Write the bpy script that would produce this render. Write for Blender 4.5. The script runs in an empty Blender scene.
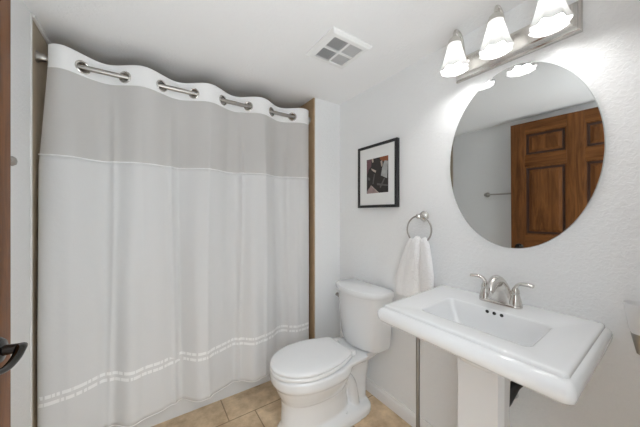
import bpy, bmesh, math, random
from mathutils import Vector, Matrix
random.seed(7)
pi, sin, cos = math.pi, math.sin, math.cos
scn = bpy.context.scene
col = scn.collection

# ------------------------------------------------------------------ camera
CH = 1.28
YAW = math.radians(34.0)
cd = bpy.data.cameras.new('camera')
cam = bpy.data.objects.new('camera', cd)
col.objects.link(cam)
cd.sensor_width = 36.0
cd.lens = 36.0 * 258.0 / 640.0
cd.clip_start = 0.02
cam.location = (0, 0, CH)
cam.rotation_euler = (math.radians(90), 0, -YAW)
scn.camera = cam

# ------------------------------------------------------------------ world, exposure
world = bpy.data.worlds.new('fill_light')
scn.world = world
world.use_nodes = True
wb = world.node_tree.nodes['Background']
wb.inputs[0].default_value = (0.905, 0.965, 1.0, 1)
# added fill light in place of an unseen hall, strengthened overhead and underfoot
wn = world.node_tree
wtc = wn.nodes.new('ShaderNodeTexCoord')
wsp = wn.nodes.new('ShaderNodeSeparateXYZ')
wab = wn.nodes.new('ShaderNodeMath')
wab.operation = 'ABSOLUTE'
wmr = wn.nodes.new('ShaderNodeMapRange')
wmr.inputs['To Min'].default_value = 0.6
wmr.inputs['To Max'].default_value = 4.7
wmr.inputs['From Max'].default_value = 0.8
wn.links.new(wtc.outputs['Generated'], wsp.inputs[0])
wn.links.new(wsp.outputs[2], wab.inputs[0])
wn.links.new(wab.outputs[0], wmr.inputs['Value'])
wn.links.new(wmr.outputs[0], wb.inputs[1])
BULB = 72.0
scn.view_settings.view_transform = 'Standard'
scn.view_settings.look = 'None'
scn.view_settings.gamma = 1.0
scn.view_settings.use_curve_mapping = False
scn.view_settings.exposure = 0.48
scn.cycles.max_bounces = 14
scn.cycles.diffuse_bounces = 8
scn.cycles.glossy_bounces = 6
scn.cycles.transmission_bounces = 8
scn.cycles.transparent_max_bounces = 12
scn.cycles.sample_clamp_indirect = 4.0
scn.cycles.use_denoising = True


# ------------------------------------------------------------------ materials
def mat(name, color, rough=0.5, metal=0.0, bump=None, spec=None, coat=0.0, noise=None, aniso=None):
    m = bpy.data.materials.new(name)
    m.use_nodes = True
    nt = m.node_tree
    b = nt.nodes['Principled BSDF']
    b.inputs['Base Color'].default_value = (*color, 1)
    b.inputs['Roughness'].default_value = rough
    b.inputs['Metallic'].default_value = metal
    if spec is not None:
        b.inputs['Specular IOR Level'].default_value = spec
    if coat:
        b.inputs['Coat Weight'].default_value = coat
        b.inputs['Coat Roughness'].default_value = 0.05
    tc = nt.nodes.new('ShaderNodeTexCoord')
    if noise:                                   # (scale, colour2, detail)
        n = nt.nodes.new('ShaderNodeTexNoise')
        n.inputs['Scale'].default_value = noise[0]
        n.inputs['Detail'].default_value = noise[2]
        nt.links.new(tc.outputs['Object'], n.inputs['Vector'])
        r = nt.nodes.new('ShaderNodeMix')
        r.data_type = 'RGBA'
        r.inputs[6].default_value = (*color, 1)
        r.inputs[7].default_value = (*noise[1], 1)
        nt.links.new(n.outputs['Fac'], r.inputs[0])
        nt.links.new(r.outputs[2], b.inputs['Base Color'])
    if bump:                                    # (scale, strength, distance, detail)
        n = nt.nodes.new('ShaderNodeTexNoise')
        n.inputs['Scale'].default_value = bump[0]
        n.inputs['Detail'].default_value = bump[3]
        nt.links.new(tc.outputs['Object'], n.inputs['Vector'])
        bp = nt.nodes.new('ShaderNodeBump')
        bp.inputs['Strength'].default_value = bump[1]
        bp.inputs['Distance'].default_value = bump[2]
        nt.links.new(n.outputs['Fac'], bp.inputs['Height'])
        nt.links.new(bp.outputs[0], b.inputs['Normal'])
    return m


def wall_mat(name, color, strength):
    """painted skip-trowel plaster: flattened blobs over a fine grain"""
    m = mat(name, color, 0.55, spec=0.3)
    nt = m.node_tree
    b = nt.nodes['Principled BSDF']
    tc = nt.nodes.new('ShaderNodeTexCoord')
    a = nt.nodes.new('ShaderNodeTexNoise')
    a.inputs['Scale'].default_value = 65
    a.inputs['Detail'].default_value = 4
    a.inputs['Distortion'].default_value = 0.8
    r = nt.nodes.new('ShaderNodeMapRange')
    r.inputs['From Min'].default_value = 0.44
    r.inputs['From Max'].default_value = 0.60
    nt.links.new(tc.outputs['Object'], a.inputs['Vector'])
    nt.links.new(a.outputs['Fac'], r.inputs['Value'])
    bp = nt.nodes.new('ShaderNodeBump')
    bp.inputs['Strength'].default_value = strength
    bp.inputs['Distance'].default_value = 0.003
    nt.links.new(r.outputs[0], bp.inputs['Height'])
    nt.links.new(bp.outputs[0], b.inputs['Normal'])
    return m


M = {}
M['wall'] = wall_mat('white_plaster', (0.86, 0.87, 0.875), 0.28)
M['ceiling'] = wall_mat('ceiling_plaster', (0.90, 0.90, 0.90), 0.22)
M['trim'] = mat('white_trim_paint', (0.82, 0.81, 0.80), 0.35)
M['porcelain'] = mat('white_porcelain', (0.77, 0.78, 0.79), 0.14, coat=0.5)
M['seat'] = mat('white_seat_plastic', (0.82, 0.825, 0.83), 0.25)
M['tub'] = mat('white_enamel', (0.80, 0.81, 0.82), 0.2, coat=0.3)
M['nickel'] = mat('brushed_nickel', (0.66, 0.64, 0.61), 0.24, 1.0)
M['nickel_dark'] = mat('worn_nickel', (0.42, 0.40, 0.375), 0.3, 1.0)
M['chrome'] = mat('polished_chrome', (0.75, 0.75, 0.75), 0.08, 1.0)
M['bronze'] = mat('dark_bronze', (0.07, 0.066, 0.062), 0.18, 1.0)
M['pewter'] = mat('grey_pole_metal', (0.27, 0.26, 0.25), 0.35, 0.9)
M['black_rubber'] = mat('black_rubber', (0.015, 0.015, 0.016), 0.4)
M['black_frame'] = mat('black_frame_paint', (0.012, 0.012, 0.013), 0.3)
M['mat_board'] = mat('white_mat_board', (0.80, 0.81, 0.80), 0.8)
M['mirror'] = mat('mirror_silver', (0.64, 0.65, 0.645), 0.0, 1.0)
M['mirror_edge'] = mat('mirror_edge_glass', (0.45, 0.50, 0.48), 0.2, 0.3)
M['towel'] = mat('white_terry', (0.94, 0.94, 0.94), 0.95, bump=(110, 0.9, 0.008, 4), spec=0.1)
M['vent_plastic'] = mat('vent_white_plastic', (0.84, 0.84, 0.83), 0.4)
M['vent_dark'] = mat('vent_dark_cavity', (0.02, 0.019, 0.018), 0.7)
M['vent_lens'] = mat('vent_grey_lens', (0.48, 0.48, 0.48), 0.5)
M['hole'] = mat('dark_overflow_hole', (0.02, 0.02, 0.02), 0.5)


def wood(name, c1, c2, rough, scale, axis=2):
    m = mat(name, c1, rough, spec=0.5)
    nt = m.node_tree
    b = nt.nodes['Principled BSDF']
    b.inputs['Specular IOR Level'].default_value = 0.12
    tc = nt.nodes.new('ShaderNodeTexCoord')
    mp = nt.nodes.new('ShaderNodeMapping')
    s = [scale, scale, scale]
    s[axis] = scale * 0.09
    mp.inputs['Scale'].default_value = s
    n = nt.nodes.new('ShaderNodeTexNoise')
    n.inputs['Scale'].default_value = 1.0
    n.inputs['Detail'].default_value = 8
    n.inputs['Roughness'].default_value = 0.65
    n.inputs['Distortion'].default_value = 1.2
    cr = nt.nodes.new('ShaderNodeValToRGB')
    cr.color_ramp.elements[0].position = 0.32
    cr.color_ramp.elements[0].color = (*c2, 1)
    cr.color_ramp.elements[1].position = 0.68
    cr.color_ramp.elements[1].color = (*c1, 1)
    nt.links.new(tc.outputs['Object'], mp.inputs[0])
    nt.links.new(mp.outputs[0], n.inputs['Vector'])
    nt.links.new(n.outputs['Fac'], cr.inputs[0])
    nt.links.new(cr.outputs[0], b.inputs['Base Color'])
    return m


M['door_wood'] = wood('stained_door_wood', (0.24, 0.095, 0.030), (0.085, 0.032, 0.010), 0.35, 22)
M['door_rail_wood'] = wood('stained_rail_wood', (0.24, 0.095, 0.030), (0.085, 0.032, 0.010), 0.35, 22, 1)
M['door_groove'] = mat('dark_stain_groove', (0.045, 0.016, 0.007), 0.4)  # darker colour for the recessed border of each panel
M['jamb_tile'] = mat('tan_jamb_tile', (0.47, 0.33, 0.20), 0.5, noise=(22, (0.34, 0.23, 0.13), 6), bump=(60, 0.3, 0.002, 3))
M['alcove_tile'] = mat('greige_alcove_tile', (0.58, 0.48, 0.36), 0.45, noise=(20, (0.42, 0.35, 0.26), 6), bump=(60, 0.3, 0.002, 3))


def floor_mat():
    m = mat('tan_stone_floor_tile', (0.5, 0.36, 0.2), 0.42)
    nt = m.node_tree
    b = nt.nodes['Principled BSDF']
    tc = nt.nodes.new('ShaderNodeTexCoord')
    mp = nt.nodes.new('ShaderNodeMapping')
    mp.inputs['Location'].default_value = (-0.5885, -1.63, 0)
    br = nt.nodes.new('ShaderNodeTexBrick')
    br.offset = 0.268
    br.inputs['Color1'].default_value = (0.76, 0.61, 0.43, 1)
    br.inputs['Color2'].default_value = (0.70, 0.55, 0.38, 1)
    br.inputs['Mortar'].default_value = (0.36, 0.26, 0.17, 1)
    br.inputs['Scale'].default_value = 1.0
    br.inputs['Mortar Size'].default_value = 0.0035
    br.inputs['Mortar Smooth'].default_value = 0.1
    br.inputs['Brick Width'].default_value = 0.61
    br.inputs['Row Height'].default_value = 0.33
    nt.links.new(tc.outputs['Object'], mp.inputs[0])
    nt.links.new(mp.outputs[0], br.inputs['Vector'])
    n = nt.nodes.new('ShaderNodeTexNoise')
    n.inputs['Scale'].default_value = 9
    n.inputs['Detail'].default_value = 8
    n.inputs['Roughness'].default_value = 0.65
    nt.links.new(tc.outputs['Object'], n.inputs['Vector'])
    cr = nt.nodes.new('ShaderNodeValToRGB')
    cr.color_ramp.elements[0].position = 0.3
    cr.color_ramp.elements[0].color = (0.58, 0.50, 0.42, 1)
    cr.color_ramp.elements[1].position = 0.7
    cr.color_ramp.elements[1].color = (1.12, 1.10, 1.06, 1)
    nt.links.new(n.outputs['Fac'], cr.inputs[0])
    mx = nt.nodes.new('ShaderNodeMix')
    mx.data_type = 'RGBA'
    mx.blend_type = 'MULTIPLY'
    mx.inputs[0].default_value = 1.0
    nt.links.new(br.outputs['Color'], mx.inputs[6])
    nt.links.new(cr.outputs[0], mx.inputs[7])
    nt.links.new(mx.outputs[2], b.inputs['Base Color'])
    bp = nt.nodes.new('ShaderNodeBump')
    bp.inputs['Strength'].default_value = 0.5
    bp.inputs['Distance'].default_value = 0.002
    bp.invert = True
    nt.links.new(br.outputs['Fac'], bp.inputs['Height'])
    nt.links.new(bp.outputs[0], b.inputs['Normal'])
    return m


M['floor'] = floor_mat()


def cloth(name, color, transp, transl, ribbons=False):
    """woven cloth: diffuse + translucent, part open weave (transparent)"""
    m = bpy.data.materials.new(name)
    m.use_nodes = True
    nt = m.node_tree
    nt.nodes.clear()
    out = nt.nodes.new('ShaderNodeOutputMaterial')
    d = nt.nodes.new('ShaderNodeBsdfDiffuse')
    t = nt.nodes.new('ShaderNodeBsdfTranslucent')
    d.inputs[0].default_value = (*color, 1)
    t.inputs[0].default_value = (*color, 1)
    mx = nt.nodes.new('ShaderNodeMixShader')
    mx.inputs[0].default_value = transl
    nt.links.new(d.outputs[0], mx.inputs[1])
    nt.links.new(t.outputs[0], mx.inputs[2])
    last = mx
    tc = nt.nodes.new('ShaderNodeTexCoord')
    if ribbons:
        sep = nt.nodes.new('ShaderNodeSeparateXYZ')
        nt.links.new(tc.outputs['Object'], sep.inputs[0])

        def math_(op, a, b=None):
            q = nt.nodes.new('ShaderNodeMath')
            q.operation = op
            for i, v in enumerate((a, b)):
                if v is None:
                    continue
                if isinstance(v, (int, float)):
                    q.inputs[i].default_value = v
                else:
                    nt.links.new(v, q.inputs[i])
            return q.outputs[0]
        z = sep.outputs[2]
        # two rows of woven satin dashes near the hem
        da = math_('ABSOLUTE', math_('SUBTRACT', z, 0.419))
        db = math_('ABSOLUTE', math_('SUBTRACT', z, 0.386))
        row = math_('LESS_THAN', math_('MINIMUM', da, db), 0.0085)
        cmb = nt.nodes.new('ShaderNodeCombineXYZ')
        nt.links.new(math_('MULTIPLY', sep.outputs[0], 75.0), cmb.inputs[0])
        nt.links.new(math_('MULTIPLY', math_('GREATER_THAN', z, 0.405), 17.0), cmb.inputs[1])
        n = nt.nodes.new('ShaderNodeTexNoise')
        n.inputs['Scale'].default_value = 1.0
        n.inputs['Detail'].default_value = 1.0
        nt.links.new(cmb.outputs[0], n.inputs['Vector'])
        gap = nt.nodes.new('ShaderNodeTexNoise')
        gap.inputs['Scale'].default_value = 6.0
        nt.links.new(tc.outputs['Object'], gap.inputs['Vector'])
        dash = math_('GREATER_THAN', n.outputs['Fac'], 0.43)
        fac = math_('MULTIPLY', math_('MULTIPLY', row, dash), math_('GREATER_THAN', gap.outputs['Fac'], 0.36))
        cm = nt.nodes.new('ShaderNodeMix')
        cm.data_type = 'RGBA'
        cm.inputs[6].default_value = (*color, 1)
        cm.inputs[7].default_value = (0.97, 0.97, 0.97, 1)
        nt.links.new(fac, cm.inputs[0])
        nt.links.new(cm.outputs[2], d.inputs[0])
        nt.links.new(cm.outputs[2], t.inputs[0])
        # the ribbon rows let less light through
        mm = math_('MULTIPLY', math_('SUBTRACT', 1.0, fac), transl)
        nt.links.new(mm, mx.inputs[0])
    if transp > 0:
        tr = nt.nodes.new('ShaderNodeBsdfTransparent')
        m2 = nt.nodes.new('ShaderNodeMixShader')
        m2.inputs[0].default_value = transp
        nt.links.new(last.outputs[0], m2.inputs[1])
        nt.links.new(tr.outputs[0], m2.inputs[2])
        last = m2
    n = nt.nodes.new('ShaderNodeTexNoise')
    n.inputs['Scale'].default_value = 14
    n.inputs['Detail'].default_value = 4
    nt.links.new(tc.outputs['Object'], n.inputs['Vector'])
    bp = nt.nodes.new('ShaderNodeBump')
    bp.inputs['Strength'].default_value = 0.25
    bp.inputs['Distance'].default_value = 0.01
    nt.links.new(n.outputs['Fac'], bp.inputs['Height'])
    nt.links.new(bp.outputs[0], d.inputs['Normal'])
    nt.links.new(last.outputs[0], out.inputs[0])
    return m


M['curtain'] = cloth('white_curtain_fabric', (0.79, 0.79, 0.79), 0.0, 0.12, ribbons=True)
M['curtain_band'] = cloth('white_curtain_band', (0.96, 0.96, 0.96), 0.0, 0.08)
M['curtain_sheer'] = cloth('sheer_curtain_voile', (0.86, 0.845, 0.83), 0.17, 0.22)


def glass_shade():
    m = bpy.data.materials.new('frosted_lit_glass')
    m.use_nodes = True
    nt = m.node_tree
    nt.nodes.clear()
    out = nt.nodes.new('ShaderNodeOutputMaterial')
    t = nt.nodes.new('ShaderNodeBsdfTranslucent')
    d = nt.nodes.new('ShaderNodeBsdfDiffuse')
    g = nt.nodes.new('ShaderNodeBsdfGlossy')
    t.inputs[0].default_value = (0.50, 0.50, 0.495, 1)
    d.inputs[0].default_value = (0.85, 0.85, 0.85, 1)
    g.inputs['Roughness'].default_value = 0.2
    a = nt.nodes.new('ShaderNodeMixShader')
    a.inputs[0].default_value = 0.40
    nt.links.new(t.outputs[0], a.inputs[1])
    nt.links.new(d.outputs[0], a.inputs[2])
    b = nt.nodes.new('ShaderNodeMixShader')
    b.inputs[0].default_value = 0.06
    nt.links.new(a.outputs[0], b.inputs[1])
    nt.links.new(g.outputs[0], b.inputs[2])
    nt.links.new(b.outputs[0], out.inputs[0])
    return m


M['shade'] = glass_shade()
M['bulb'] = mat('lit_bulb', (1, 1, 1), 0.5)
_b = M['bulb'].node_tree.nodes['Principled BSDF']
_b.inputs['Emission Color'].default_value = (1.0, 0.99, 0.975, 1)
_b.inputs['Emission Strength'].default_value = BULB
M['frosted_cup'] = mat('frosted_cup_glass', (0.84, 0.84, 0.84), 0.3)
_b = M['frosted_cup'].node_tree.nodes['Principled BSDF']
_b.inputs['Transmission Weight'].default_value = 0.12


# ------------------------------------------------------------------ helpers
def obj(name, bm, m, parent=None, smooth=True, flat_angle=35, normals=True):
    if normals:
        bmesh.ops.recalc_face_normals(bm, faces=bm.faces)
    me = bpy.data.meshes.new(name)
    bm.to_mesh(me)
    bm.free()
    for x in (m if isinstance(m, (list, tuple)) else [m]):
        me.materials.append(x)
    if smooth:
        me.polygons.foreach_set('use_smooth', [True] * len(me.polygons))
        me.set_sharp_from_angle(angle=math.radians(flat_angle))
    o = bpy.data.objects.new(name, me)
    col.objects.link(o)
    if parent:
        o.parent = parent
        o.matrix_parent_inverse = Matrix.Translation(-parent.location) if not parent.rotation_euler.z else parent.matrix_basis.inverted()
    return o


def thing(name, label, cat, loc, group=None):
    o = bpy.data.objects.new(name, None)
    o.empty_display_size = 0.05
    col.objects.link(o)
    o.location = loc
    return tag(o, label, cat, group)


def tag(o, label, cat, group=None):
    o['label'] = label
    o['category'] = cat
    if group:
        o['group'] = group
    return o


def struct(o, label=None):
    o['kind'] = 'structure'
    if label:
        o['label'] = label
        o['category'] = o.name.split('_')[0]
    return o


def box(bm, a, b, bevel=0.0, seg=2):
    x0, y0, z0 = [min(p, q) for p, q in zip(a, b)]
    x1, y1, z1 = [max(p, q) for p, q in zip(a, b)]
    r = bmesh.ops.create_cube(bm, size=1.0)
    vs = r['verts']
    for v in vs:
        v.co = Vector(((x0 + x1) / 2 + v.co.x * (x1 - x0), (y0 + y1) / 2 + v.co.y * (y1 - y0), (z0 + z1) / 2 + v.co.z * (z1 - z0)))
    if bevel:
        es = list({e for v in vs for e in v.link_edges})
        bmesh.ops.bevel(bm, geom=es, offset=bevel, segments=seg, profile=0.5, affect='EDGES')
    return bm


def bx(a, b, bevel=0.0, seg=2):
    return box(bmesh.new(), a, b, bevel, seg)


def loft(bm, rings, cap0=True, cap1=True):
    """rings: lists of points with equal counts"""
    vr = [[bm.verts.new(p) for p in r] for r in rings]
    n = len(vr[0])
    for a, b in zip(vr, vr[1:]):
        for i in range(n):
            j = (i + 1) % n
            bm.faces.new((a[i], a[j], b[j], b[i]))
    if cap0:
        bm.faces.new(vr[0][::-1])
    if cap1:
        bm.faces.new(vr[-1])
    return bm


def frame_along(pts):
    pts = [Vector(p) for p in pts]
    out = []
    up = Vector((0, 0, 1))
    t0 = (pts[1] - pts[0]).normalized()
    if abs(t0.dot(up)) > 0.95:
        up = Vector((0, 1, 0))
    n = (up - t0 * up.dot(t0)).normalized()
    for i, p in enumerate(pts):
        t = (pts[min(i + 1, len(pts) - 1)] - pts[max(i - 1, 0)]).normalized()
        n = (n - t * n.dot(t)).normalized()
        out.append((p, n.copy(), t.cross(n).normalized()))
    return out


def tube(bm, pts, r, n=12, flat=1.0, caps=True):
    """r: number or list; flat scales the second axis"""
    rr = r if isinstance(r, (list, tuple)) else [r] * len(pts)
    fl = flat if isinstance(flat, (list, tuple)) else [flat] * len(pts)
    rings = []
    for (p, a, b), q, f in zip(frame_along(pts), rr, fl):
        rings.append([p + a * q * f * cos(2 * pi * k / n) + b * q * sin(2 * pi * k / n) for k in range(n)])
    return loft(bm, rings, caps, caps)


def smooth_path(pts, k=6):
    """catmull-rom through pts"""
    P = [Vector(p) for p in pts]
    P = [P[0] * 2 - P[1]] + P + [P[-1] * 2 - P[-2]]
    out = []
    for i in range(1, len(P) - 2):
        a, b, c, d = P[i - 1:i + 3]
        for j in range(k):
            t = j / k
            out.append(0.5 * ((2 * b) + (c - a) * t + (2 * a - 5 * b + 4 * c - d) * t * t + (3 * b - a - 3 * c + d) * t ** 3))
    out.append(P[-2])
    return out


def lathe(bm, prof, c, axis='z', n=32, caps=True):
    """prof: (radius, height) list, revolved about the axis through c"""
    rings = []
    for r, h in prof:
        ring = []
        for k in range(n):
            a = 2 * pi * k / n
            u, v = r * cos(a), r * sin(a)
            if axis == 'z':
                p = (c[0] + u, c[1] + v, c[2] + h)
            elif axis == 'x':
                p = (c[0] + h, c[1] + u, c[2] + v)
            else:
                p = (c[0] + u, c[1] + h, c[2] + v)
            ring.append(p)
        rings.append(ring)
    return loft(bm, rings, caps, caps)


def torus(bm, c, R, r, normal, n=40, m=10):
    q = Vector((0, 0, 1)).rotation_difference(Vector(normal).normalized())
    vs = []
    for i in range(n):
        a = 2 * pi * i / n
        vs.append([bm.verts.new(Vector(c) + q @ Vector(((R + r * cos(2 * pi * j / m)) * cos(a), (R + r * cos(2 * pi * j / m)) * sin(a), r * sin(2 * pi * j / m)))) for j in range(m)])
    for i in range(n):
        for j in range(m):
            bm.faces.new((vs[i][j], vs[(i + 1) % n][j], vs[(i + 1) % n][(j + 1) % m], vs[i][(j + 1) % m]))
    return bm


def rrect(x0, x1, y0, y1, r, z, seg=5, rs=None):
    """rounded rectangle ring; rs: radii for the corners (x1y1, x0y1, x0y0, x1y0)"""
    rs = rs or (r, r, r, r)
    pts = []
    cs = [(x1, y1, 0, -1, -1), (x0, y1, 1, 1, -1), (x0, y0, 2, 1, 1), (x1, y0, 3, -1, 1)]
    for (cx, cy, q, sx, sy), rr in zip(cs, rs):
        for k in range(seg + 1):
            a = (q + k / seg) * pi / 2
            pts.append(Vector((cx + sx * rr + rr * cos(a), cy + sy * rr + rr * sin(a), z)))
    return pts


# ------------------------------------------------------------------ room
XW, XL = 1.341, -0.43          # right and left wall faces
YN, YB = 0.02, 1.691           # near wall face, face of the wing wall
YA = 2.58                      # back of the shower alcove
XJ = 1.093                     # left face of the wing wall
ZC = 2.184
T = 0.10
struct(obj('floor', bx((XL - T, YN - T, -0.06), (XW + T, YA + T, 0)), M['floor'], smooth=False))
struct(obj('ceiling', bx((XL - T, YN - T, ZC), (XW + T, YA + T, ZC + 0.06)), M['ceiling'], smooth=False))
struct(obj('wall_right', bx((XW, YN - T, 0), (XW + T, YA + T, ZC)), M['wall'], smooth=False))
struct(obj('wall_left', bx((XL - T, YN - T, 0), (XL, YB, ZC)), M['wall'], smooth=False))
struct(obj('wall_alcove_left', bx((XL - T, YB, 0), (XL, YA + T, ZC)), M['alcove_tile'], smooth=False))
struct(obj('wall_back', bx((XJ, YB, 0), (XW, YA, ZC)), M['wall'], smooth=False))
struct(obj('wall_alcove_back', bx((XL, YA, 0), (XW, YA + T, ZC)), M['alcove_tile'], smooth=False))
bm = bx((0.50, YN - T, 0), (XW, YN, ZC))
box(bm, (XL, YN - T, 0), (-0.40, YN, ZC))
box(bm, (-0.40, YN - T, 2.13), (0.50, YN, ZC))
struct(obj('wall_near', bm, M['wall'], smooth=False))
struct(obj('trim_1', bx((XJ - 0.010, YB + 0.003, 0), (XJ, YA, ZC - 0.002)), M['jamb_tile'], smooth=False))
struct(obj('trim_2', bx((XJ - 0.0005, YB - 0.004, 0), (XJ + 0.007, YB, ZC), 0.0015), M['trim']))
struct(obj('trim_3', bx((XL, YB - 0.012, 0), (XL + 0.006, YB, ZC - 0.002), 0.002), M['trim']))
struct(obj('trim_4', bx((XL, YB, ZC - 0.018), (XL + 0.014, YA, ZC), 0.003), M['trim']))


def baseboard(name, a, b, ax):
    """moulded board with a rounded upper edge"""
    h, t = 0.084, 0.016
    prof = [(0, 0), (t, 0), (t, h * 0.72), (t * 0.8, h * 0.80), (t * 0.55, h * 0.86), (t * 0.5, h * 0.95), (t * 0.3, h), (0, h)]
    bm = bmesh.new()
    if ax == 'y':
        rings = [[(XW - p, y, z) for p, z in prof] for y in (a, b)]
    else:
        rings = [[(x, YB - p, z) for p, z in prof] for x in (a, b)]
    loft(bm, rings)
    struct(obj(name, bm, M['trim'], flat_angle=30))


baseboard('baseboard_right', YN, YB, 'y')
baseboard('baseboard_back', XJ, XW - 0.016, 'x')

# ------------------------------------------------------------------ door (open, hinged at the near left)
DW, DT, DZ0, DZ1 = 0.91, 0.036, 0.012, 2.115
hinge = Vector((-0.384, 0.144, 0))
tip = Vector((-0.304, 1.05, 0))
door = bpy.data.objects.new('door_1', None)
door.location = hinge
col.objects.link(door)
struct(door, 'open brown stained wooden panel door at the left edge')
door.rotation_euler = (0, 0, math.atan2(-(tip.x - hinge.x), tip.y - hinge.y))
st, pw = 0.11, (DW - 0.33) / 2
rows = [(0.24, 0.93), (1.06, 1.695), (1.80, 2.01)]


def dobj(name, bm, m, parent=door, **k):
    o = obj(name, bm, m, None, **k)
    o.parent = parent
    return o


for ys in (0, st + pw, 2 * (st + pw)):
    dobj('stile', bx((-DT, ys, DZ0), (0, ys + st, DZ1), 0.002), M['door_wood'])
rz = [(DZ0, rows[0][0]), (rows[0][1], rows[1][0]), (rows[1][1], rows[2][0]), (rows[2][1], DZ1)]
for y0 in (st, 2 * st + pw):
    for a, b in rz:
        dobj('rail', bx((-DT + 0.0005, y0, a), (-0.0005, y0 + pw, b)), M['door_rail_wood'], smooth=False)
for y0 in (st, 2 * st + pw):
    for a, b in rows:
        bm = bmesh.new()
        def R(i, x):
            return [(x, y0 + i, a + i), (x, y0 + pw - i, a + i), (x, y0 + pw - i, b - i), (x, y0 + i, b - i)]
        loft(bm, [R(0, -DT + 0.003), R(0, -0.003), R(0.010, -0.006), R(0.016, -0.016), R(0.030, -0.016), R(0.052, -0.006), R(0.053, -0.005)])
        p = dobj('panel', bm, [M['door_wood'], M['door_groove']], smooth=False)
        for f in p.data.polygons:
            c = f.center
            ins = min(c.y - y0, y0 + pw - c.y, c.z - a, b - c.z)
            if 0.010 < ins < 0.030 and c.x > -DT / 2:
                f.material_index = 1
# lever handle: local coordinates of the door
hy, hz = DW - 0.065, 0.935
bm = bmesh.new()
lathe(bm, [(0.033, 0), (0.033, 0.004), (0.028, 0.010), (0.013, 0.014), (0.011, 0.044), (0.010, 0.050)], (0.0, hy, hz), 'x', 28)
h = dobj('handle', bm, M['bronze'])
h['label'] = 'dark curved lever handle'
bm = bmesh.new()
pts = smooth_path([(0.042, hy + 0.004, hz + 0.002), (0.047, hy - 0.014, hz + 0.002), (0.050, hy - 0.045, hz - 0.008), (0.050, hy - 0.085, hz - 0.012), (0.047, hy - 0.125, hz - 0.004)], 6)
k = len(pts)
tube(bm, pts, [0.012 - 0.004 * i / k for i in range(k)], 14, 0.75)
dobj('lever', bm, M['bronze'], h)

# ------------------------------------------------------------------ bathtub in the alcove
YT = 1.845
t = thing('bathtub', 'white bathtub with a plain apron behind the hanging shower curtain', 'bathtub', (0.33, 2.2, 0))
bm = bmesh.new()
x0, x1, y1, zt = XL + 0.004, XJ - 0.014, YA - 0.004, 0.385
R = [rrect(x0, x1, YT + 0.006, y1, 0.004, 0.0), rrect(x0, x1, YT, y1, 0.004, 0.02), rrect(x0, x1, YT, y1, 0.004, zt - 0.03),
     rrect(x0, x1, YT + 0.004, y1, 0.004, zt - 0.008), rrect(x0, x1, YT + 0.014, y1, 0.004, zt),
     rrect(x0 + 0.07, x1 - 0.07, YT + 0.08, y1 - 0.07, 0.10, zt), rrect(x0 + 0.08, x1 - 0.08, YT + 0.09, y1 - 0.08, 0.10, zt - 0.012),
     rrect(x0 + 0.13, x1 - 0.14, YT + 0.12, y1 - 0.11, 0.12, 0.12), rrect(x0 + 0.18, x1 - 0.2, YT + 0.16, y1 - 0.15, 0.12, 0.08)]
loft(bm, R)
obj('basin', bm, M['tub'], t)
bm = bmesh.new()
lathe(bm, [(0.03, 0), (0.03, 0.004), (0.02, 0.006)], (x1 - 0.28, 2.2, 0.0805))
obj('drain', bm, M['chrome'], t)

# ------------------------------------------------------------------ shower curtain and rod
YR, ZR = 1.760, 2.022
t = thing('curtain_rod', 'round brushed metal shower rod running from tiled wall to wing wall', 'curtain rod', (0.33, YR, ZR))
bm = bmesh.new()
tube(bm, [(XL + 0.002, YR, ZR), (XJ - 0.012, YR, ZR)], 0.0125, 20)
obj('rod', bm, M['nickel_dark'], t)
for x, s in ((XL, 1), (XJ - 0.010, -1)):
    bm = bmesh.new()
    lathe(bm, [(0.026, 0), (0.026, 0.006 * s), (0.019, 0.014 * s), (0.0165, 0.035 * s)], (x, YR, ZR), 'x', 28)
    obj('flange', bm, M['nickel_dark'], t)

G0, GP = -0.0948, 0.1709


def bump1(x, c, w):
    return math.exp(-((x - c) / w) ** 2)


CREASE = [(a_, b_, c_ * 1.5) for a_, b_, c_ in [(-0.30, 0.05, 0.008), (-0.155, 0.018, 0.010), (-0.02, 0.04, -0.007), (0.135, 0.016, 0.012), (0.175, 0.016, -0.006), (0.33, 0.02, 0.009), (0.44, 0.05, -0.008),
          (0.535, 0.014, 0.011), (0.70, 0.02, 0.007), (0.80, 0.04, -0.007), (0.90, 0.016, 0.008), (0.985, 0.02, -0.005)]]


def curtain_y(x, z):
    ph = pi * (x - G0) / GP
    top = sin(ph)
    k = max(0.0, min(1.0, (ZR - z) / 1.4))
    k = k * k * (3 - 2 * k)
    low = 0.92 * sin(ph + 0.38 * sin(ph + 0.4) + 0.3 * sin(2.3 * x + 1)) + 0.16 * sin(2 * ph + 1 + 0.6 * z)
    s = top * (1 - k) + low * k
    # folds keep a slightly crisp crest
    a = 0.036 * (1 - k) + 0.040 * k
    y = YR - a * s
    if z < 1.97:
        q = min(1, (1.97 - z) / 0.3)
        for c, w, h_ in CREASE:
            y -= q * h_ * math.exp(-abs((x - c - 0.012 * sin(2 * z + 9 * c)) / w) ** 1.5)
    y -= 0.006 * k
    return y


CX0, CX1 = -0.418, 1.062
NX = 300


def hem(x):
    return 0.131 + 0.004 * sin(7 * x + 1) - 0.018 * (x > 0.8) * (x - 0.8) / 0.26 + 0.018 * max(0, -x) 


def shift(x, z):
    return 0.030 * max(0.0, min(1.0, (z - 1.5) / 0.5)) * max(0.0, 1 - (x - CX0) / 0.12)


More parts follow.
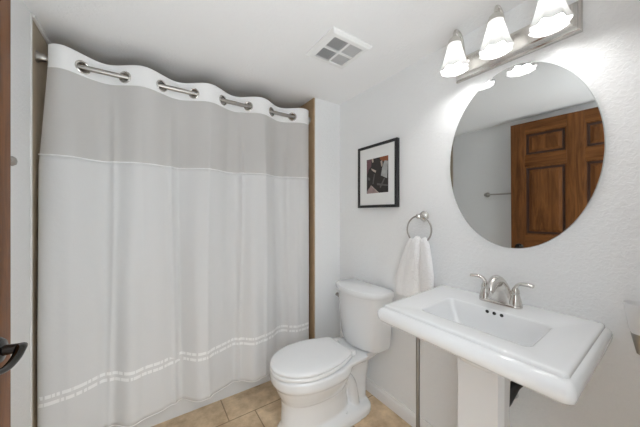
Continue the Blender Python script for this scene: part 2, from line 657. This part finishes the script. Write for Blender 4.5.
def strip(z0, z1, nz, holes=False):
    bm = bmesh.new()
    g = []
    for j in range(nz + 1):
        row = []
        for i in range(NX + 1):
            x = CX0 + (CX1 - CX0) * i / NX
            a = z0(x) if callable(z0) else z0
            b = z1(x) if callable(z1) else z1
            z = a + (b - a) * j / nz
            row.append(bm.verts.new((x + shift(x, z), curtain_y(x, z), z)))
        g.append(row)
    for j in range(nz):
        for i in range(NX):
            f = (g[j][i], g[j][i + 1], g[j + 1][i + 1], g[j + 1][i])
            if holes:
                c = sum((v.co for v in f), Vector()) / 4
                if any(((c.x - gx) / 0.9) ** 2 + (c.z - ZR) ** 2 < 0.0255 ** 2 for gx in GX):
                    continue
            bm.faces.new(f)
    return bm


GX = [G0 + GP * k for k in range(-1, 7)]
t = thing('shower_curtain', 'long white shower curtain with sheer upper panel and metal grommets', 'shower curtain', (0.33, YR, 0.13))


def solid(o, th):
    md = o.modifiers.new('thickness', 'SOLIDIFY')
    md.thickness = th
    md.offset = 0
    return o


ztop = lambda x: 2.088 + 0.004 * sin(pi * (x - G0) / GP)
solid(obj('header_band', strip(1.978, ztop, 22, True), M['curtain_band'], t, flat_angle=80), 0.0016)['label'] = 'opaque white grommet band'
obj('sheer_panel', strip(1.558, 1.978, 14), M['curtain_sheer'], t, flat_angle=80)['label'] = 'greyish see-through voile panel'
solid(obj('lower_panel', strip(hem, 1.558, 60), M['curtain'], t, flat_angle=80), 0.0012)['label'] = 'white fabric with two satin dash rows near the hem'
bm = bmesh.new()
tube(bm, [(CX0 + (CX1 - CX0) * i / 200, curtain_y(CX0 + (CX1 - CX0) * i / 200, 1.558), 1.558) for i in range(201)], 0.0035, 6)
obj('seam', bm, M['curtain_band'], t)
bm = bmesh.new()
tube(bm, [(CX0 + (CX1 - CX0) * i / 200, curtain_y(CX0 + (CX1 - CX0) * i / 200, hem(CX0 + (CX1 - CX0) * i / 200)) , hem(CX0 + (CX1 - CX0) * i / 200)) for i in range(201)], 0.0025, 6)
obj('hem', bm, M['curtain_band'], t)
for gx in GX:
    e = 0.004
    d = (curtain_y(gx + e, ZR) - curtain_y(gx - e, ZR)) / (2 * e)
    nrm = Vector((d, -1, 0)).normalized()
    bm = bmesh.new()
    torus(bm, (gx, curtain_y(gx, ZR), ZR), 0.0280, 0.0055, nrm, 36, 10)
    obj('grommet', bm, M['nickel'], t)

# ------------------------------------------------------------------ toilet
TY = 1.325


def TP(p, w, z):                 # p: distance out from the right wall, w: sideways
    return Vector((XW - p, TY + w, z))


t = thing('toilet', 'white two-piece toilet with closed lid against the right wall', 'toilet', (XW - 0.42, TY, 0))


def egg(pf, pb, hw, z, n=40, pw_=2.2, sq=2.6):
    """ring: front tip at pf, back at pb; fullest a little behind the middle"""
    pc = pb + (pf - pb) * 0.46
    pts = []
    for k in range(n):
        a = 2 * pi * k / n
        c, s = cos(a), sin(a)
        e = pw_ if c > 0 else sq
        L = (pf - pc) if c > 0 else (pc - pb)
        pts.append(TP(pc + L * math.copysign(abs(c) ** (2 / e), c), hw * math.copysign(abs(s) ** (2 / e), s), z))
    return pts


bm = bmesh.new()
# foot and front pedestal
loft(bm, [egg(0.735, 0.10, 0.150, 0.0, sq=4.5), egg(0.735, 0.10, 0.150, 0.035, sq=4.5), egg(0.722, 0.11, 0.140, 0.055, sq=4), egg(0.705, 0.26, 0.118, 0.085), egg(0.700, 0.27, 0.118, 0.17),
          egg(0.705, 0.27, 0.124, 0.225)])
# bowl
loft(bm, [egg(0.68, 0.31, 0.10, 0.19), egg(0.705, 0.29, 0.132, 0.222), egg(0.722, 0.28, 0.150, 0.256), egg(0.736, 0.27, 0.164, 0.290), egg(0.742, 0.265, 0.170, 0.308), egg(0.757, 0.257, 0.183, 0.326), egg(0.762, 0.255, 0.187, 0.337),
          egg(0.762, 0.255, 0.187, 0.377), egg(0.755, 0.26, 0.180, 0.384)])
# rear deck carrying the tank
def deck(p0, p1, w0, w1, z):
    return [TP(p0, -w0, z), TP(p1, -w1, z), TP(p1, w1, z), TP(p0, w0, z)]
loft(bm, [deck(0.19, 0.36, 0.10, 0.12, 0.325), deck(0.180, 0.37, 0.148, 0.16, 0.362), deck(0.180, 0.37, 0.154, 0.166, 0.386)])
loft(bm, [deck(0.05, 0.20, 0.10, 0.12, 0.325), deck(0.04, 0.20, 0.11, 0.13, 0.362), deck(0.04, 0.20, 0.114, 0.135, 0.386)])
# rear column and trapway humps
loft(bm, [egg(0.33, 0.10, 0.085, 0.03), egg(0.32, 0.09, 0.078, 0.15), egg(0.33, 0.07, 0.085, 0.28), egg(0.36, 0.06, 0.10, 0.35)])
for s in (-1, 1):
    pth = smooth_path([TP(0.52, s * 0.045, 0.12), TP(0.46, s * 0.075, 0.17), TP(0.40, s * 0.085, 0.24), TP(0.33, s * 0.08, 0.27), TP(0.27, s * 0.078, 0.21), TP(0.24, s * 0.075, 0.10), TP(0.23, s * 0.07, 0.03)], 6)
    tube(bm, pth, 0.036, 14)
    lathe(bm, [(0.026, 0), (0.026, 0.058), (0.02, 0.064)], TP(0.335, s * 0.112, 0.0), n=18)
o = obj('bowl', bm, M['porcelain'], t)
md = o.modifiers.new('remesh', 'REMESH')
md.mode = 'VOXEL'
md.voxel_size = 0.0055
md.use_smooth_shade = True
md = o.modifiers.new('smooth', 'SMOOTH')
md.iterations = 6
md.factor = 0.6
for s in (-1, 1):
    bm = bmesh.new()
    lathe(bm, [(0.014, 0.0), (0.014, 0.008), (0.010, 0.016), (0.003, 0.018)], TP(0.335, s * 0.114, 0.062), n=20)
    obj('bolt_cap', bm, M['porcelain'], t)


def lidring(off, z, n=30):
    p0, a, b = 0.535, 0.232 - off, 0.179 - off
    pts = []
    for k in range(n + 1):
        an = -pi / 2 + pi * k / n
        pts.append(TP(p0 + a * cos(an), b * sin(an), z))
    pb = 0.282 + off
    m_ = 9
    for k in range(1, m_ + 1):
        q = k / m_
        pts.append(TP(p0 + (pb - p0) * q, b - (0.064) * q * q, z))
    for k in range(m_, 0, -1):
        q = k / m_
        pts.append(TP(p0 + (pb - p0) * q, -(b - (0.064) * q * q), z))
    return pts


bm = bmesh.new()
loft(bm, [lidring(0.014, 0.384), lidring(0.013, 0.3885), lidring(0.002, 0.390), lidring(0.0, 0.396), lidring(0.001, 0.405), lidring(0.005, 0.4085), lidring(0.016, 0.409)])
obj('seat', bm, M['seat'], t, flat_angle=50)
bm = bmesh.new()
loft(bm, [lidring(0.022, 0.4085), lidring(0.021, 0.4135), lidring(0.002, 0.4145), lidring(0.0, 0.418), lidring(0.001, 0.425), lidring(0.006, 0.4305), lidring(0.018, 0.4335), lidring(0.06, 0.4350)])
obj('lid', bm, M['seat'], t, flat_angle=50)
for s in (-1, 1):
    bm = bx(TP(0.240, s * 0.085 - 0.018, 0.384), TP(0.290, s * 0.085 + 0.018, 0.416), 0.006, 3)
    obj('hinge', bm, M['seat'], t)


def tankring(pf, pe, hw, z, r=0.03, pb=0.022, n=20):
    """flat back, bowed front"""
    pts = []
    for k in range(n + 1):
        s = -1 + 2 * k / n
        w = hw * s - 0.010
        # corner rounding towards the ends
        pts.append(TP(pe + (pf - pe) * (1 - s * s) - r * max(0, (abs(s) - 0.88) / 0.12) ** 2, w, z))
    pts.append(TP(pb + 0.01, hw - 0.010, z))
    pts.append(TP(pb, hw - 0.01 - 0.010, z))
    pts.append(TP(pb, -hw + 0.01 - 0.010, z))
    pts.append(TP(pb + 0.01, -hw - 0.010, z))
    return pts


bm = bmesh.new()
loft(bm, [tankring(0.185, 0.12, 0.150, 0.389, 0.02), tankring(0.20, 0.135, 0.175, 0.400, 0.025), tankring(0.207, 0.142, 0.187, 0.435), tankring(0.215, 0.150, 0.195, 0.55), tankring(0.224, 0.157, 0.202, 0.70), tankring(0.228, 0.160, 0.206, 0.744)])
obj('tank', bm, M['porcelain'], t, flat_angle=40)
bm = bmesh.new()
loft(bm, [tankring(0.232, 0.162, 0.208, 0.742), tankring(0.240, 0.170, 0.216, 0.746), tankring(0.242, 0.172, 0.218, 0.755), tankring(0.242, 0.172, 0.218, 0.772), tankring(0.238, 0.168, 0.214, 0.780), tankring(0.226, 0.156, 0.202, 0.785)])
obj('tank_lid', bm, M['porcelain'], t, flat_angle=40)
bm = bmesh.new()
lathe(bm, [(0.012, 0.008), (0.012, -0.006), (0.008, -0.010)], TP(0.181, 0.170, 0.690), 'x', 20)
tube(bm, smooth_path([TP(0.192, 0.172, 0.690), TP(0.195, 0.155, 0.689), TP(0.199, 0.135, 0.686)], 4), 0.005, 10, 0.8)
obj('flush_lever', bm, M['nickel_dark'], t)

# ------------------------------------------------------------------ pedestal sink
t = thing('pedestal_sink', 'white rectangular pedestal sink with stepped edge on right wall', 'sink', (1.09, 0.475, 0))
xb = XW - 0.003


def sr(xf, y0, y1, z, r=0.012, x1=None):
    return rrect(xf, x1 if x1 else xb, y0, y1, r, z, 5, (0.004, r, r, 0.004) if x1 is None else None)


def holes_(bm):
    return bm


bm = bmesh.new()
R = [rrect(1.02, 1.07, 0.435, 0.495, 0.024, 0.758), rrect(0.985, 1.10, 0.38, 0.55, 0.05, 0.762), rrect(0.955, 1.125, 0.335, 0.595, 0.05, 0.778), rrect(0.940, 1.140, 0.310, 0.620, 0.04, 0.805),
     rrect(0.930, 1.150, 0.296, 0.634, 0.03, 0.85), rrect(0.922, 1.158, 0.286, 0.645, 0.025, 0.886), rrect(0.918, 1.162, 0.282, 0.649, 0.025, 0.8915), rrect(0.912, 1.168, 0.276, 0.655, 0.027, 0.893),
     rrect(0.856, 1.330, 0.202, 0.758, 0.012, 0.893), sr(0.846, 0.192, 0.768, 0.893), sr(0.840, 0.186, 0.774, 0.8915), sr(0.837, 0.183, 0.777, 0.888), sr(0.836, 0.182, 0.778, 0.882),
     sr(0.829, 0.177, 0.784, 0.880), sr(0.823, 0.173, 0.788, 0.878, 0.015), sr(0.814, 0.168, 0.793, 0.872, 0.018), sr(0.808, 0.165, 0.796, 0.862, 0.02), sr(0.808, 0.165, 0.796, 0.850, 0.02),
     sr(0.812, 0.168, 0.793, 0.837, 0.02), sr(0.822, 0.175, 0.786, 0.826, 0.02), sr(0.838, 0.188, 0.774, 0.819, 0.02), sr(0.86, 0.206, 0.754, 0.816, 0.02),
     rrect(0.915, 1.26, 0.27, 0.68, 0.05, 0.806), rrect(0.935, 1.20, 0.31, 0.63, 0.05, 0.765), rrect(0.985, 1.17, 0.365, 0.59, 0.05, 0.742), rrect(1.02, 1.15, 0.40, 0.56, 0.03, 0.72), rrect(1.035, 1.14, 0.41, 0.55, 0.03, 0.68)]
for ring in R:                    # the plan narrows a little towards the front
    for p in ring:
        q, s_ = (1.341 - p.x) / 0.52, (p.y - 0.48) / 0.3
        p.y += 0.013 + 0.005 * s_ - q * (0.0245 + 0.0125 * s_)
loft(bm, R)
obj('basin', bm, M['porcelain'], t, flat_angle=42)


def ped(x0, x1, hw, ch, z, yc=0.4735):
    """front corners chamfered"""
    return [Vector(p) for p in ((x0, yc - hw, z), (x0 + ch, yc - hw - ch * 0.55, z), (x1, yc - hw - ch * 0.55, z), (x1 + 0.03, yc - hw * 0.7, z),
                                (x1 + 0.03, yc + hw * 0.7, z), (x1, yc + hw + ch * 0.55, z), (x0 + ch, yc + hw + ch * 0.55, z), (x0, yc + hw, z))]


bm = bmesh.new()
loft(bm, [ped(0.965, 1.14, 0.105, 0.035, 0.0), ped(0.965, 1.14, 0.105, 0.035, 0.03), ped(0.985, 1.13, 0.092, 0.03, 0.05), ped(1.010, 1.115, 0.078, 0.025, 0.10), ped(1.020, 1.10, 0.072, 0.023, 0.2), ped(1.030, 1.095, 0.069, 0.022, 0.58), ped(1.027, 1.10, 0.071, 0.022, 0.70), ped(1.025, 1.10, 0.073, 0.022, 0.756)])
obj('pedestal', bm, M['porcelain'], t, flat_angle=20)
for i, y in enumerate((0.470, 0.4475, 0.425)):
    bm = bmesh.new()
    bmesh.ops.create_uvsphere(bm, u_segments=16, v_segments=10, radius=1)
    for v in bm.verts:
        v.co = Vector((1.1565 + v.co.x * 0.0025, y + 0.019 + (y - 0.4475) * 0.15 + v.co.y * 0.0068, 0.8795 + v.co.z * 0.0068))
    obj('overflow_hole', bm, M['hole'], t)
bm = bmesh.new()
lathe(bm, [(0.022, 0), (0.022, 0.003), (0.016, 0.004), (0.015, 0.008), (0.004, 0.010)], (1.045, 0.465, 0.7585))
obj('drain_stopper', bm, M['nickel'], t)

# plumbing behind the pedestal
t = thing('sink_plumbing', 'dark drain trap and supply hoses tucked under the sink behind pedestal', 'pipes', (1.2, 0.44, 0.45))
bm = bmesh.new()
tube(bm, smooth_path([(1.165, 0.470, 0.72), (1.165, 0.470, 0.60), (1.170, 0.465, 0.54), (1.20, 0.45, 0.51), (1.235, 0.44, 0.54), (1.262, 0.43, 0.575), (1.338, 0.42, 0.58)], 6), 0.018, 14)
obj('drain_trap', bm, M['black_rubber'], t)
for y, yy in ((0.47, 0.46), (0.56, 0.53)):
    bm = bmesh.new()
    tube(bm, smooth_path([(1.215, yy, 0.74), (1.215, yy - 0.01, 0.66), (1.225, y - 0.01, 0.60), (1.255, y - 0.015, 0.55), (1.285, y, 0.50)], 6), 0.006, 10)
    obj('supply_hose', bm, M['black_rubber'], t)
    bm = bmesh.new()
    lathe(bm, [(0.024, 0), (0.022, -0.006), (0.009, -0.008), (0.009, -0.06)], (XW - 0.001, y, 0.49), 'x', 20)
    lathe(bm, [(0.011, -0.02), (0.011, 0.02)], (1.285, y, 0.49), 'z', 16)
    lathe(bm, [(0.005, 0.0), (0.005, -0.02), (0.015, -0.022), (0.015, -0.030)], (1.285, y, 0.49), 'x', 16)
    obj('shutoff_valve', bm, M['chrome'], t)
bm = bmesh.new()
lathe(bm, [(0.030, 0), (0.028, -0.008), (0.019, -0.012)], (XW - 0.001, 0.42, 0.58), 'x', 24)
obj('wall_flange', bm, M['chrome'], t)

# ------------------------------------------------------------------ faucet
FX, FY, FZ = 1.262, 0.488, 0.8930
t = thing('faucet', 'brushed nickel two-handle faucet standing on the sink back ledge', 'faucet', (FX, FY, FZ))
bm = bmesh.new()
R = []
for hw, hx, z in ((0.080, 0.026, 0.0), (0.081, 0.027, 0.004), (0.080, 0.026, 0.009), (0.074, 0.021, 0.013)):
    R.append(rrect(FX - hx, FX + hx, FY - hw, FY + hw, hx * 0.95, FZ + z, 8))
loft(bm, R)
obj('base_plate', bm, M['nickel'], t, flat_angle=50)
bm = bmesh.new()
# broad hump that leans forward into the spout
path = smooth_path([(FX + 0.002, FY, FZ + 0.004), (FX + 0.002, FY, FZ + 0.042), (FX - 0.004, FY, FZ + 0.076), (FX - 0.024, FY, FZ + 0.100), (FX - 0.052, FY, FZ + 0.099), (FX - 0.078, FY, FZ + 0.083), (FX - 0.092, FY, FZ + 0.066)], 6)
k = len(path) - 1
rr, ff = [], []
for i in range(k + 1):
    q = i / k
    rr.append(0.050 * (1 - q) ** 2.3 + 0.0165)
    ff.append((0.024 * (1 - q) + 0.0135 * q + 0.006 * sin(pi * q)) / rr[-1])
rings = []
for (p, a, b), w, f in zip(frame_along(path), rr, ff):
    side = Vector((0, 1, 0))
    tdir = a.cross(b).normalized()
    nn = tdir.cross(side).normalized()
    rings.append([p + side * w * cos(2 * pi * j / 20) + nn * w * f * sin(2 * pi * j / 20) for j in range(20)])
loft(bm, rings)
lathe(bm, [(0.010, 0.006), (0.010, -0.008), (0.008, -0.009)], (FX - 0.088, FY, FZ + 0.066), 'z', 16)
obj('spout', bm, M['nickel'], t, flat_angle=60)
for s in (-1, 1):
    y = FY + s * 0.057
    bm = bmesh.new()
    lathe(bm, [(0.0245, 0.004), (0.0240, 0.014), (0.0195, 0.034), (0.0150, 0.050), (0.0140, 0.053), (0.0140, 0.056), (0.0150, 0.058), (0.0135, 0.070), (0.009, 0.080), (0.002, 0.082)], (FX, y, FZ), 'z', 26)
    hd = obj('handle', bm, M['nickel'], t, flat_angle=40)
    bm = bmesh.new()
    pts = smooth_path([(FX, y - s * 0.006, FZ + 0.062), (FX, y + s * 0.002, FZ + 0.086), (FX - 0.001, y + s * 0.016, FZ + 0.099), (FX - 0.002, y + s * 0.038, FZ + 0.102), (FX - 0.003, y + s * 0.060, FZ + 0.100)], 6)
    k = len(pts) - 1
    tube(bm, pts, [0.0120 - 0.003 * math.sin(pi * min(1, i / k * 1.3)) for i in range(k + 1)], 14, [0.85 - 0.25 * i / k for i in range(k + 1)])
    obj('lever', bm, M['nickel'], hd)
bm = bmesh.new()
tube(bm, [(FX + 0.020, FY, FZ + 0.01), (FX + 0.020, FY, FZ + 0.062)], 0.0025, 8)
lathe(bm, [(0.003, 0), (0.006, 0.003), (0.006, 0.008), (0.002, 0.011)], (FX + 0.020, FY, FZ + 0.060), 'z', 12)
obj('lift_rod', bm, M['nickel'], t)

# ------------------------------------------------------------------ thin pole beneath the sink
bm = bmesh.new()
tube(bm, [(1.00, 0.706, 0.004), (1.00, 0.706, 0.803)], 0.0085, 16)
lathe(bm, [(0.016, 0), (0.016, 0.006), (0.009, 0.010)], (1.00, 0.706, 0.0))
tag(obj('support_pole', bm, M['pewter']), 'slim dark grey metal pole from floor up under sink, left of pedestal', 'pole')

# ------------------------------------------------------------------ oval mirror
MYc, MZc, Ma, Mb = 0.468, 1.526, 0.278, 0.399
t = thing('oval_mirror', 'large frameless oval mirror on the right wall above the sink', 'mirror', (XW, MYc, MZc))


def oval(a, b, x, n=96):
    return [(x, MYc + a * cos(2 * pi * k / n), MZc + b * sin(2 * pi * k / n)) for k in range(n)]


bm = bmesh.new()
loft(bm, [oval(Ma - 0.001, Mb - 0.001, XW - 0.001), oval(Ma, Mb, XW - 0.003), oval(Ma, Mb, XW - 0.0078)])
obj('backing', bm, M['mirror_edge'], t)
bm = bmesh.new()
loft(bm, [oval(Ma - 0.0005, Mb - 0.0005, XW - 0.0079), oval(Ma - 0.0015, Mb - 0.0015, XW - 0.0090)])
g = obj('glass', bm, M['mirror'], t, smooth=False)
# hung leaning very slightly forward
tl = Matrix.Translation((XW - 0.008, MYc, MZc)) @ Matrix.Rotation(math.radians(-0.4), 4, 'Y') @ Matrix.Rotation(math.radians(0.02), 4, 'Z') @ Matrix.Translation((-(XW - 0.008), -MYc, -MZc))
for ch in t.children:
    ch.data.transform(tl)

# ------------------------------------------------------------------ vanity light
LY = 0.475
t = thing('vanity_light', 'three-lamp brushed nickel vanity light above the oval mirror', 'wall light', (XW, LY, 2.0))
z0, z1, ya, yb = 1.953, 2.070, 0.247, 0.712
bm = bmesh.new()
def pr(i, x):
    return [(XW - x, ya + i, z0 + i), (XW - x, yb - i, z0 + i), (XW - x, yb - i, z1 - i), (XW - x, ya + i, z1 - i)]
loft(bm, [pr(0, 0.0005), pr(0, 0.012), pr(0.003, 0.016), pr(0.010, 0.018), pr(0.016, 0.030), pr(0.020, 0.036), pr(0.026, 0.038)])
obj('back_plate', bm, M['nickel'], t, flat_angle=15)
SX = 1.195
for y in (0.648, 0.477, 0.306):
    bm = bmesh.new()
    tube(bm, smooth_path([(XW - 0.034, y, 2.030), (XW - 0.055, y, 2.045), (XW - 0.068, y, 2.085), (XW - 0.085, y, 2.125), (XW - 0.112, y, 2.142), (SX + 0.008, y, 2.135), (SX, y, 2.105), (SX, y, 2.088)], 5), 0.0065, 12)
    lathe(bm, [(0.020, 0), (0.019, -0.005), (0.008, -0.009)], (XW - 0.034, y, 2.030), 'x', 20)
    obj('arm', bm, M['nickel'], t)
    bm = bmesh.new()
    lathe(bm, [(0.006, 2.108), (0.012, 2.105), (0.024, 2.092), (0.0285, 2.078), (0.0290, 2.070), (0.026, 2.070), (0.010, 2.085)], (SX, y, 0), 'z', 28)
    obj('socket_cup', bm, M['nickel'], t)
    bm = bmesh.new()
    # fluted bell of pressed glass
    n = 48
    rings = []
    prof = [(0.026, 2.076, 0), (0.029, 2.062, .2), (0.036, 2.032, .7), (0.044, 1.998, 1.2), (0.051, 1.972, 1.6), (0.057, 1.956, 1.9), (0.060, 1.948, 2.1)]
    for pas, dr in (('out', 0), ('in', -0.003)):
        for r, z, fl in (prof if pas == 'out' else prof[::-1]):
            ring = []
            for k in range(n):
                a = 2 * pi * k / n
                saw = abs(((k * 8 / n) % 1) - 0.5) * 2
                rad = r + dr + 0.0045 * fl * (saw - 0.5)
                ring.append((SX + rad * cos(a), y + rad * sin(a), z + (0.006 * (saw - 0.5) if z < 1.95 else 0)))
            rings.append(ring)
    loft(bm, rings, False, False)
    obj('glass_shade', bm, M['shade'], t, flat_angle=25)
    bm = bmesh.new()
    lathe(bm, [(0.002, 1.960), (0.014, 1.963), (0.022, 1.972), (0.0255, 1.985), (0.0235, 2.000), (0.016, 2.016), (0.012, 2.028), (0.012, 2.055), (0.004, 2.060)], (SX, y, 0), 'z', 24)
    obj('bulb', bm, M['bulb'], t)

# ------------------------------------------------------------------ picture
t = thing('framed_picture', 'black framed picture with wide white mat on wall above toilet', 'picture', (XW, 1.26, 1.54))
ya, yb, za, zb = 1.080, 1.442, 1.321, 1.762
fw, fx = 0.0185, XW - 0.028
bm = bmesh.new()
def fr(i, x):
    return [(x, ya + i, za + i), (x, yb - i, za + i), (x, yb - i, zb - i), (x, ya + i, zb - i)]
loft(bm, [fr(0, XW - 0.001), fr(0, fx + 0.001), fr(0.001, fx), fr(fw - 0.001, fx), fr(fw, fx + 0.001), fr(fw, fx + 0.010)], True, False)
obj('frame', bm, M['black_frame'], t, smooth=False)
pa, pb, qa, qb = 1.155, 1.354, 1.422, 1.664
bm = bx((fx + 0.008, ya + fw, za + fw), (XW - 0.004, yb - fw, zb - fw))
obj('mat_board', bm, M['mat_board'], t, smooth=False)
cols = {'ink': (0.035, 0.028, 0.026), 'mauve': (0.20, 0.10, 0.11), 'rust': (0.33, 0.10, 0.03), 'pale': (0.52, 0.53, 0.52), 'pink': (0.42, 0.30, 0.29), 'grey': (0.14, 0.13, 0.125), 'cream': (0.6, 0.5, 0.42)}
names = list(cols)
ms = [mat('print_' + n_, c, 0.6, noise=(45, tuple(v * 0.45 for v in c), 5)) for n_, c in cols.items()]
bm = bmesh.new()


def poly(c, pts, lift):
    # pts: (u to the right as seen, v down) in 0..1 of the print
    vs = [bm.verts.new((fx + 0.0075 - lift * 0.0003, pb - (pb - pa) * u, qb - (qb - qa) * v)) for u, v in pts]
    f = bm.faces.new(vs)
    f.material_index = names.index(c)


poly('ink', [(0, 0), (1, 0), (1, 1), (0, 1)], 0)
poly('mauve', [(0, 0.02), (0.24, 0), (0.22, 0.22), (0.10, 0.30), (0.04, 0.42), (0, 0.42)], 1)
poly('rust', [(0.62, 0), (1, 0), (1, 0.12), (0.86, 0.16), (0.66, 0.08)], 1)
poly('cream', [(0.24, 0.0), (0.32, 0.0), (0.34, 0.10), (0.28, 0.12)], 2)
poly('pale', [(0.84, 0.12), (0.99, 0.15), (0.95, 0.62), (0.68, 0.52), (0.74, 0.30)], 2)
poly('cream', [(0.66, 0.12), (0.74, 0.10), (0.76, 0.24), (0.70, 0.28)], 2)
poly('cream', [(0.22, 0.27), (0.46, 0.36), (0.44, 0.42), (0.26, 0.34)], 2)
poly('pink', [(0.20, 0.78), (0.56, 1.0), (0.02, 1.0), (0.02, 0.93)], 2)
poly('cream', [(0.19, 0.77), (0.23, 0.77), (0.60, 1.0), (0.54, 1.0)], 3)
poly('grey', [(0.36, 0.45), (0.40, 0.46), (0.34, 0.74), (0.28, 0.73)], 2)
poly('grey', [(0.80, 0.62), (0.88, 0.60), (0.66, 0.88), (0.62, 0.84)], 2)
poly('grey', [(0.04, 0.50), (0.18, 0.56), (0.16, 0.62), (0.05, 0.60)], 2)
poly('grey', [(0.50, 0.72), (1, 0.80), (1, 0.84), (0.50, 0.78)], 1)
o = obj('print', bm, ms, t, smooth=False, normals=False)

# ------------------------------------------------------------------ towel ring and towel
RY, RZ, RX = 0.903, 1.188, 1.288
t = thing('towel_ring', 'round brushed nickel towel ring on the wall below the picture', 'towel ring', (XW, RY, 1.262))
bm = bmesh.new()
lathe(bm, [(0.030, -0.001), (0.030, -0.006), (0.026, -0.010), (0.026, -0.014), (0.020, -0.020), (0.011, -0.024), (0.010, -0.046), (0.014, -0.052), (0.014, -0.062), (0.006, -0.068)], (XW, RY, 1.264), 'x', 30)
obj('rosette', bm, M['nickel'], t)
bm = bmesh.new()
torus(bm, (RX, RY, RZ), 0.078, 0.0048, (1, 0.0, 0.0), 56, 12)
obj('ring', bm, M['nickel_dark'], t)

bm = bmesh.new()
rings = []
n = 96
for j in range(33):
    q = j / 32
    z = 1.142 - (1.142 - 0.80) * max(0, q)
    yc = 0.906 + 0.030 * min(1, q * 1.3)
    w = 0.056 + 0.066 * min(1, q * 1.5) ** 0.8
    th = 0.020 + 0.002 * q
    if j < 5:
        th *= (0.25, 0.62, 0.82, 0.93, 1.0)[j]
        w *= (0.86, 0.95, 0.98, 1.0, 1.0)[j]
    ring = []
    for k in range(n):
        a = 2 * pi * k / n
        c, s = cos(a), sin(a)
        u = math.copysign(abs(c) ** 0.8, c)
        amp = 0.25 + 0.12 * q
        fold = 1 + (0.26 * sin(u * 6.5 + 0.7) * (1 if s < 0 else 0.4) + 0.10 * sin(u * 15 + 2 + q)) * (0.6 + 0.4 * (1 - q))
        # deep crease right of the middle where the two layers part
        cre = 1 - 0.55 * bump1(u, -0.28 - 0.05 * q, 0.10) * (s < 0)
        x = RX - 0.002 + th * math.copysign(abs(s) ** 0.6, s) * fold * cre
        zz = z - (0.012 * u * q) + (0.010 * sin(u * 5 + 1) * (1 if j == 0 else 0.5 if j == 1 else 0))
        ring.append((x, yc + w * u, zz))
    rings.append(ring)
loft(bm, rings)
o = obj('hand_towel', bm, M['towel'], None, flat_angle=70)
tag(o, 'white terry hand towel hanging folded through the towel ring', 'towel')

# ------------------------------------------------------------------ towel bar on the left wall (seen in the mirror)
t = thing('towel_bar', 'metal towel bar on the left wall behind the open door', 'towel bar', (XL, 1.0, 1.458))
for y in (1.31, 0.72):
    bm = bmesh.new()
    lathe(bm, [(0.026, 0.001), (0.026, 0.006), (0.018, 0.012), (0.009, 0.018), (0.009, 0.038), (0.015, 0.044), (0.017, 0.054), (0.012, 0.062), (0.004, 0.065)], (XL, y, 1.458), 'x', 24)
    obj('post', bm, M['nickel_dark'], t)
bm = bmesh.new()
tube(bm, [(XL + 0.050, 1.318, 1.458), (XL + 0.050, 0.712, 1.458)], 0.008, 14)
obj('rail', bm, M['nickel_dark'], t)

# ------------------------------------------------------------------ exhaust vent
vx0, vx1, vy0, vy1 = 0.750, 1.010, 0.995, 1.250
vb = ZC - 0.020
t = thing('ceiling_vent', 'square white ceiling fan vent with light, four grid openings', 'vent', ((vx0 + vx1) / 2, (vy0 + vy1) / 2, ZC))
bm = bmesh.new()
def vr(i, z):
    return [(vx0 + i, vy0 + i, z), (vx1 - i, vy0 + i, z), (vx1 - i, vy1 - i, z), (vx0 + i, vy1 - i, z)]
loft(bm, [vr(0, ZC - 0.0005), vr(0, ZC - 0.008), vr(0.010, vb + 0.002), vr(0.016, vb), vr(0.034, vb), vr(0.035, vb + 0.012)], False, False)
mxc, myc = (vx0 + vx1) / 2, (vy0 + vy1) / 2
box(bm, (mxc - 0.006, vy0 + 0.034, vb), (mxc + 0.006, vy1 - 0.034, vb + 0.014))
box(bm, (vx0 + 0.034, myc - 0.006, vb + 0.0005), (mxc - 0.006, myc + 0.006, vb + 0.014))
box(bm, (mxc + 0.006, myc - 0.006, vb + 0.0005), (vx1 - 0.034, myc + 0.006, vb + 0.014))
obj('frame', bm, M['vent_plastic'], t, smooth=False)
obj('cavity', bx((vx0 + 0.034, vy0 + 0.034, vb + 0.0145), (mxc, vy1 - 0.034, ZC - 0.0005)), M['vent_dark'], t, smooth=False)
for a, b in ((vy0 + 0.035, myc - 0.006), (myc + 0.006, vy1 - 0.035)):
    bm = bmesh.new()
    k = 11
    for i in range(1, k):
        y = a + (b - a) * i / k
        box(bm, (vx0 + 0.035, y - 0.0009, vb + 0.004), (mxc - 0.006, y + 0.0009, vb + 0.007))
    k = 7
    for i in range(1, k):
        x = vx0 + 0.035 + (mxc - 0.041 - vx0) * i / k
        box(bm, (x - 0.0008, a, vb + 0.0045), (x + 0.0008, b, vb + 0.007))
    obj('grille', bm, M['vent_lens'], t, smooth=False)
    obj('light_lens', bx((mxc + 0.006, a, vb + 0.006), (vx1 - 0.035, b, vb + 0.014)), M['vent_lens'], t, smooth=False)

# ------------------------------------------------------------------ cup holder at the right edge
cx, cy = 1.268, 0.105
t = thing('cup_holder', 'pale tapered cup on a metal wall bracket at the right edge', 'cup holder', (XW, cy, 0.9))
bm = bmesh.new()
lathe(bm, [(0.019, 0.902), (0.024, 0.915), (0.034, 0.975), (0.038, 1.000), (0.0365, 1.000), (0.032, 0.975), (0.021, 0.915)], (cx, cy, 0), 'z', 32)
obj('cup', bm, M['frosted_cup'], t)
bm = bmesh.new()
lathe(bm, [(0.004, 0.842), (0.010, 0.846), (0.016, 0.875), (0.0215, 0.902), (0.0225, 0.908), (0.018, 0.904)], (cx, cy, 0), 'z', 28)
tube(bm, [(cx + 0.012, cy, 0.868), (XW - 0.004, cy, 0.868)], 0.006, 12)
lathe(bm, [(0.022, -0.001), (0.021, -0.006), (0.008, -0.009)], (XW, cy, 0.868), 'x', 24)
obj('bracket', bm, M['nickel_dark'], t)
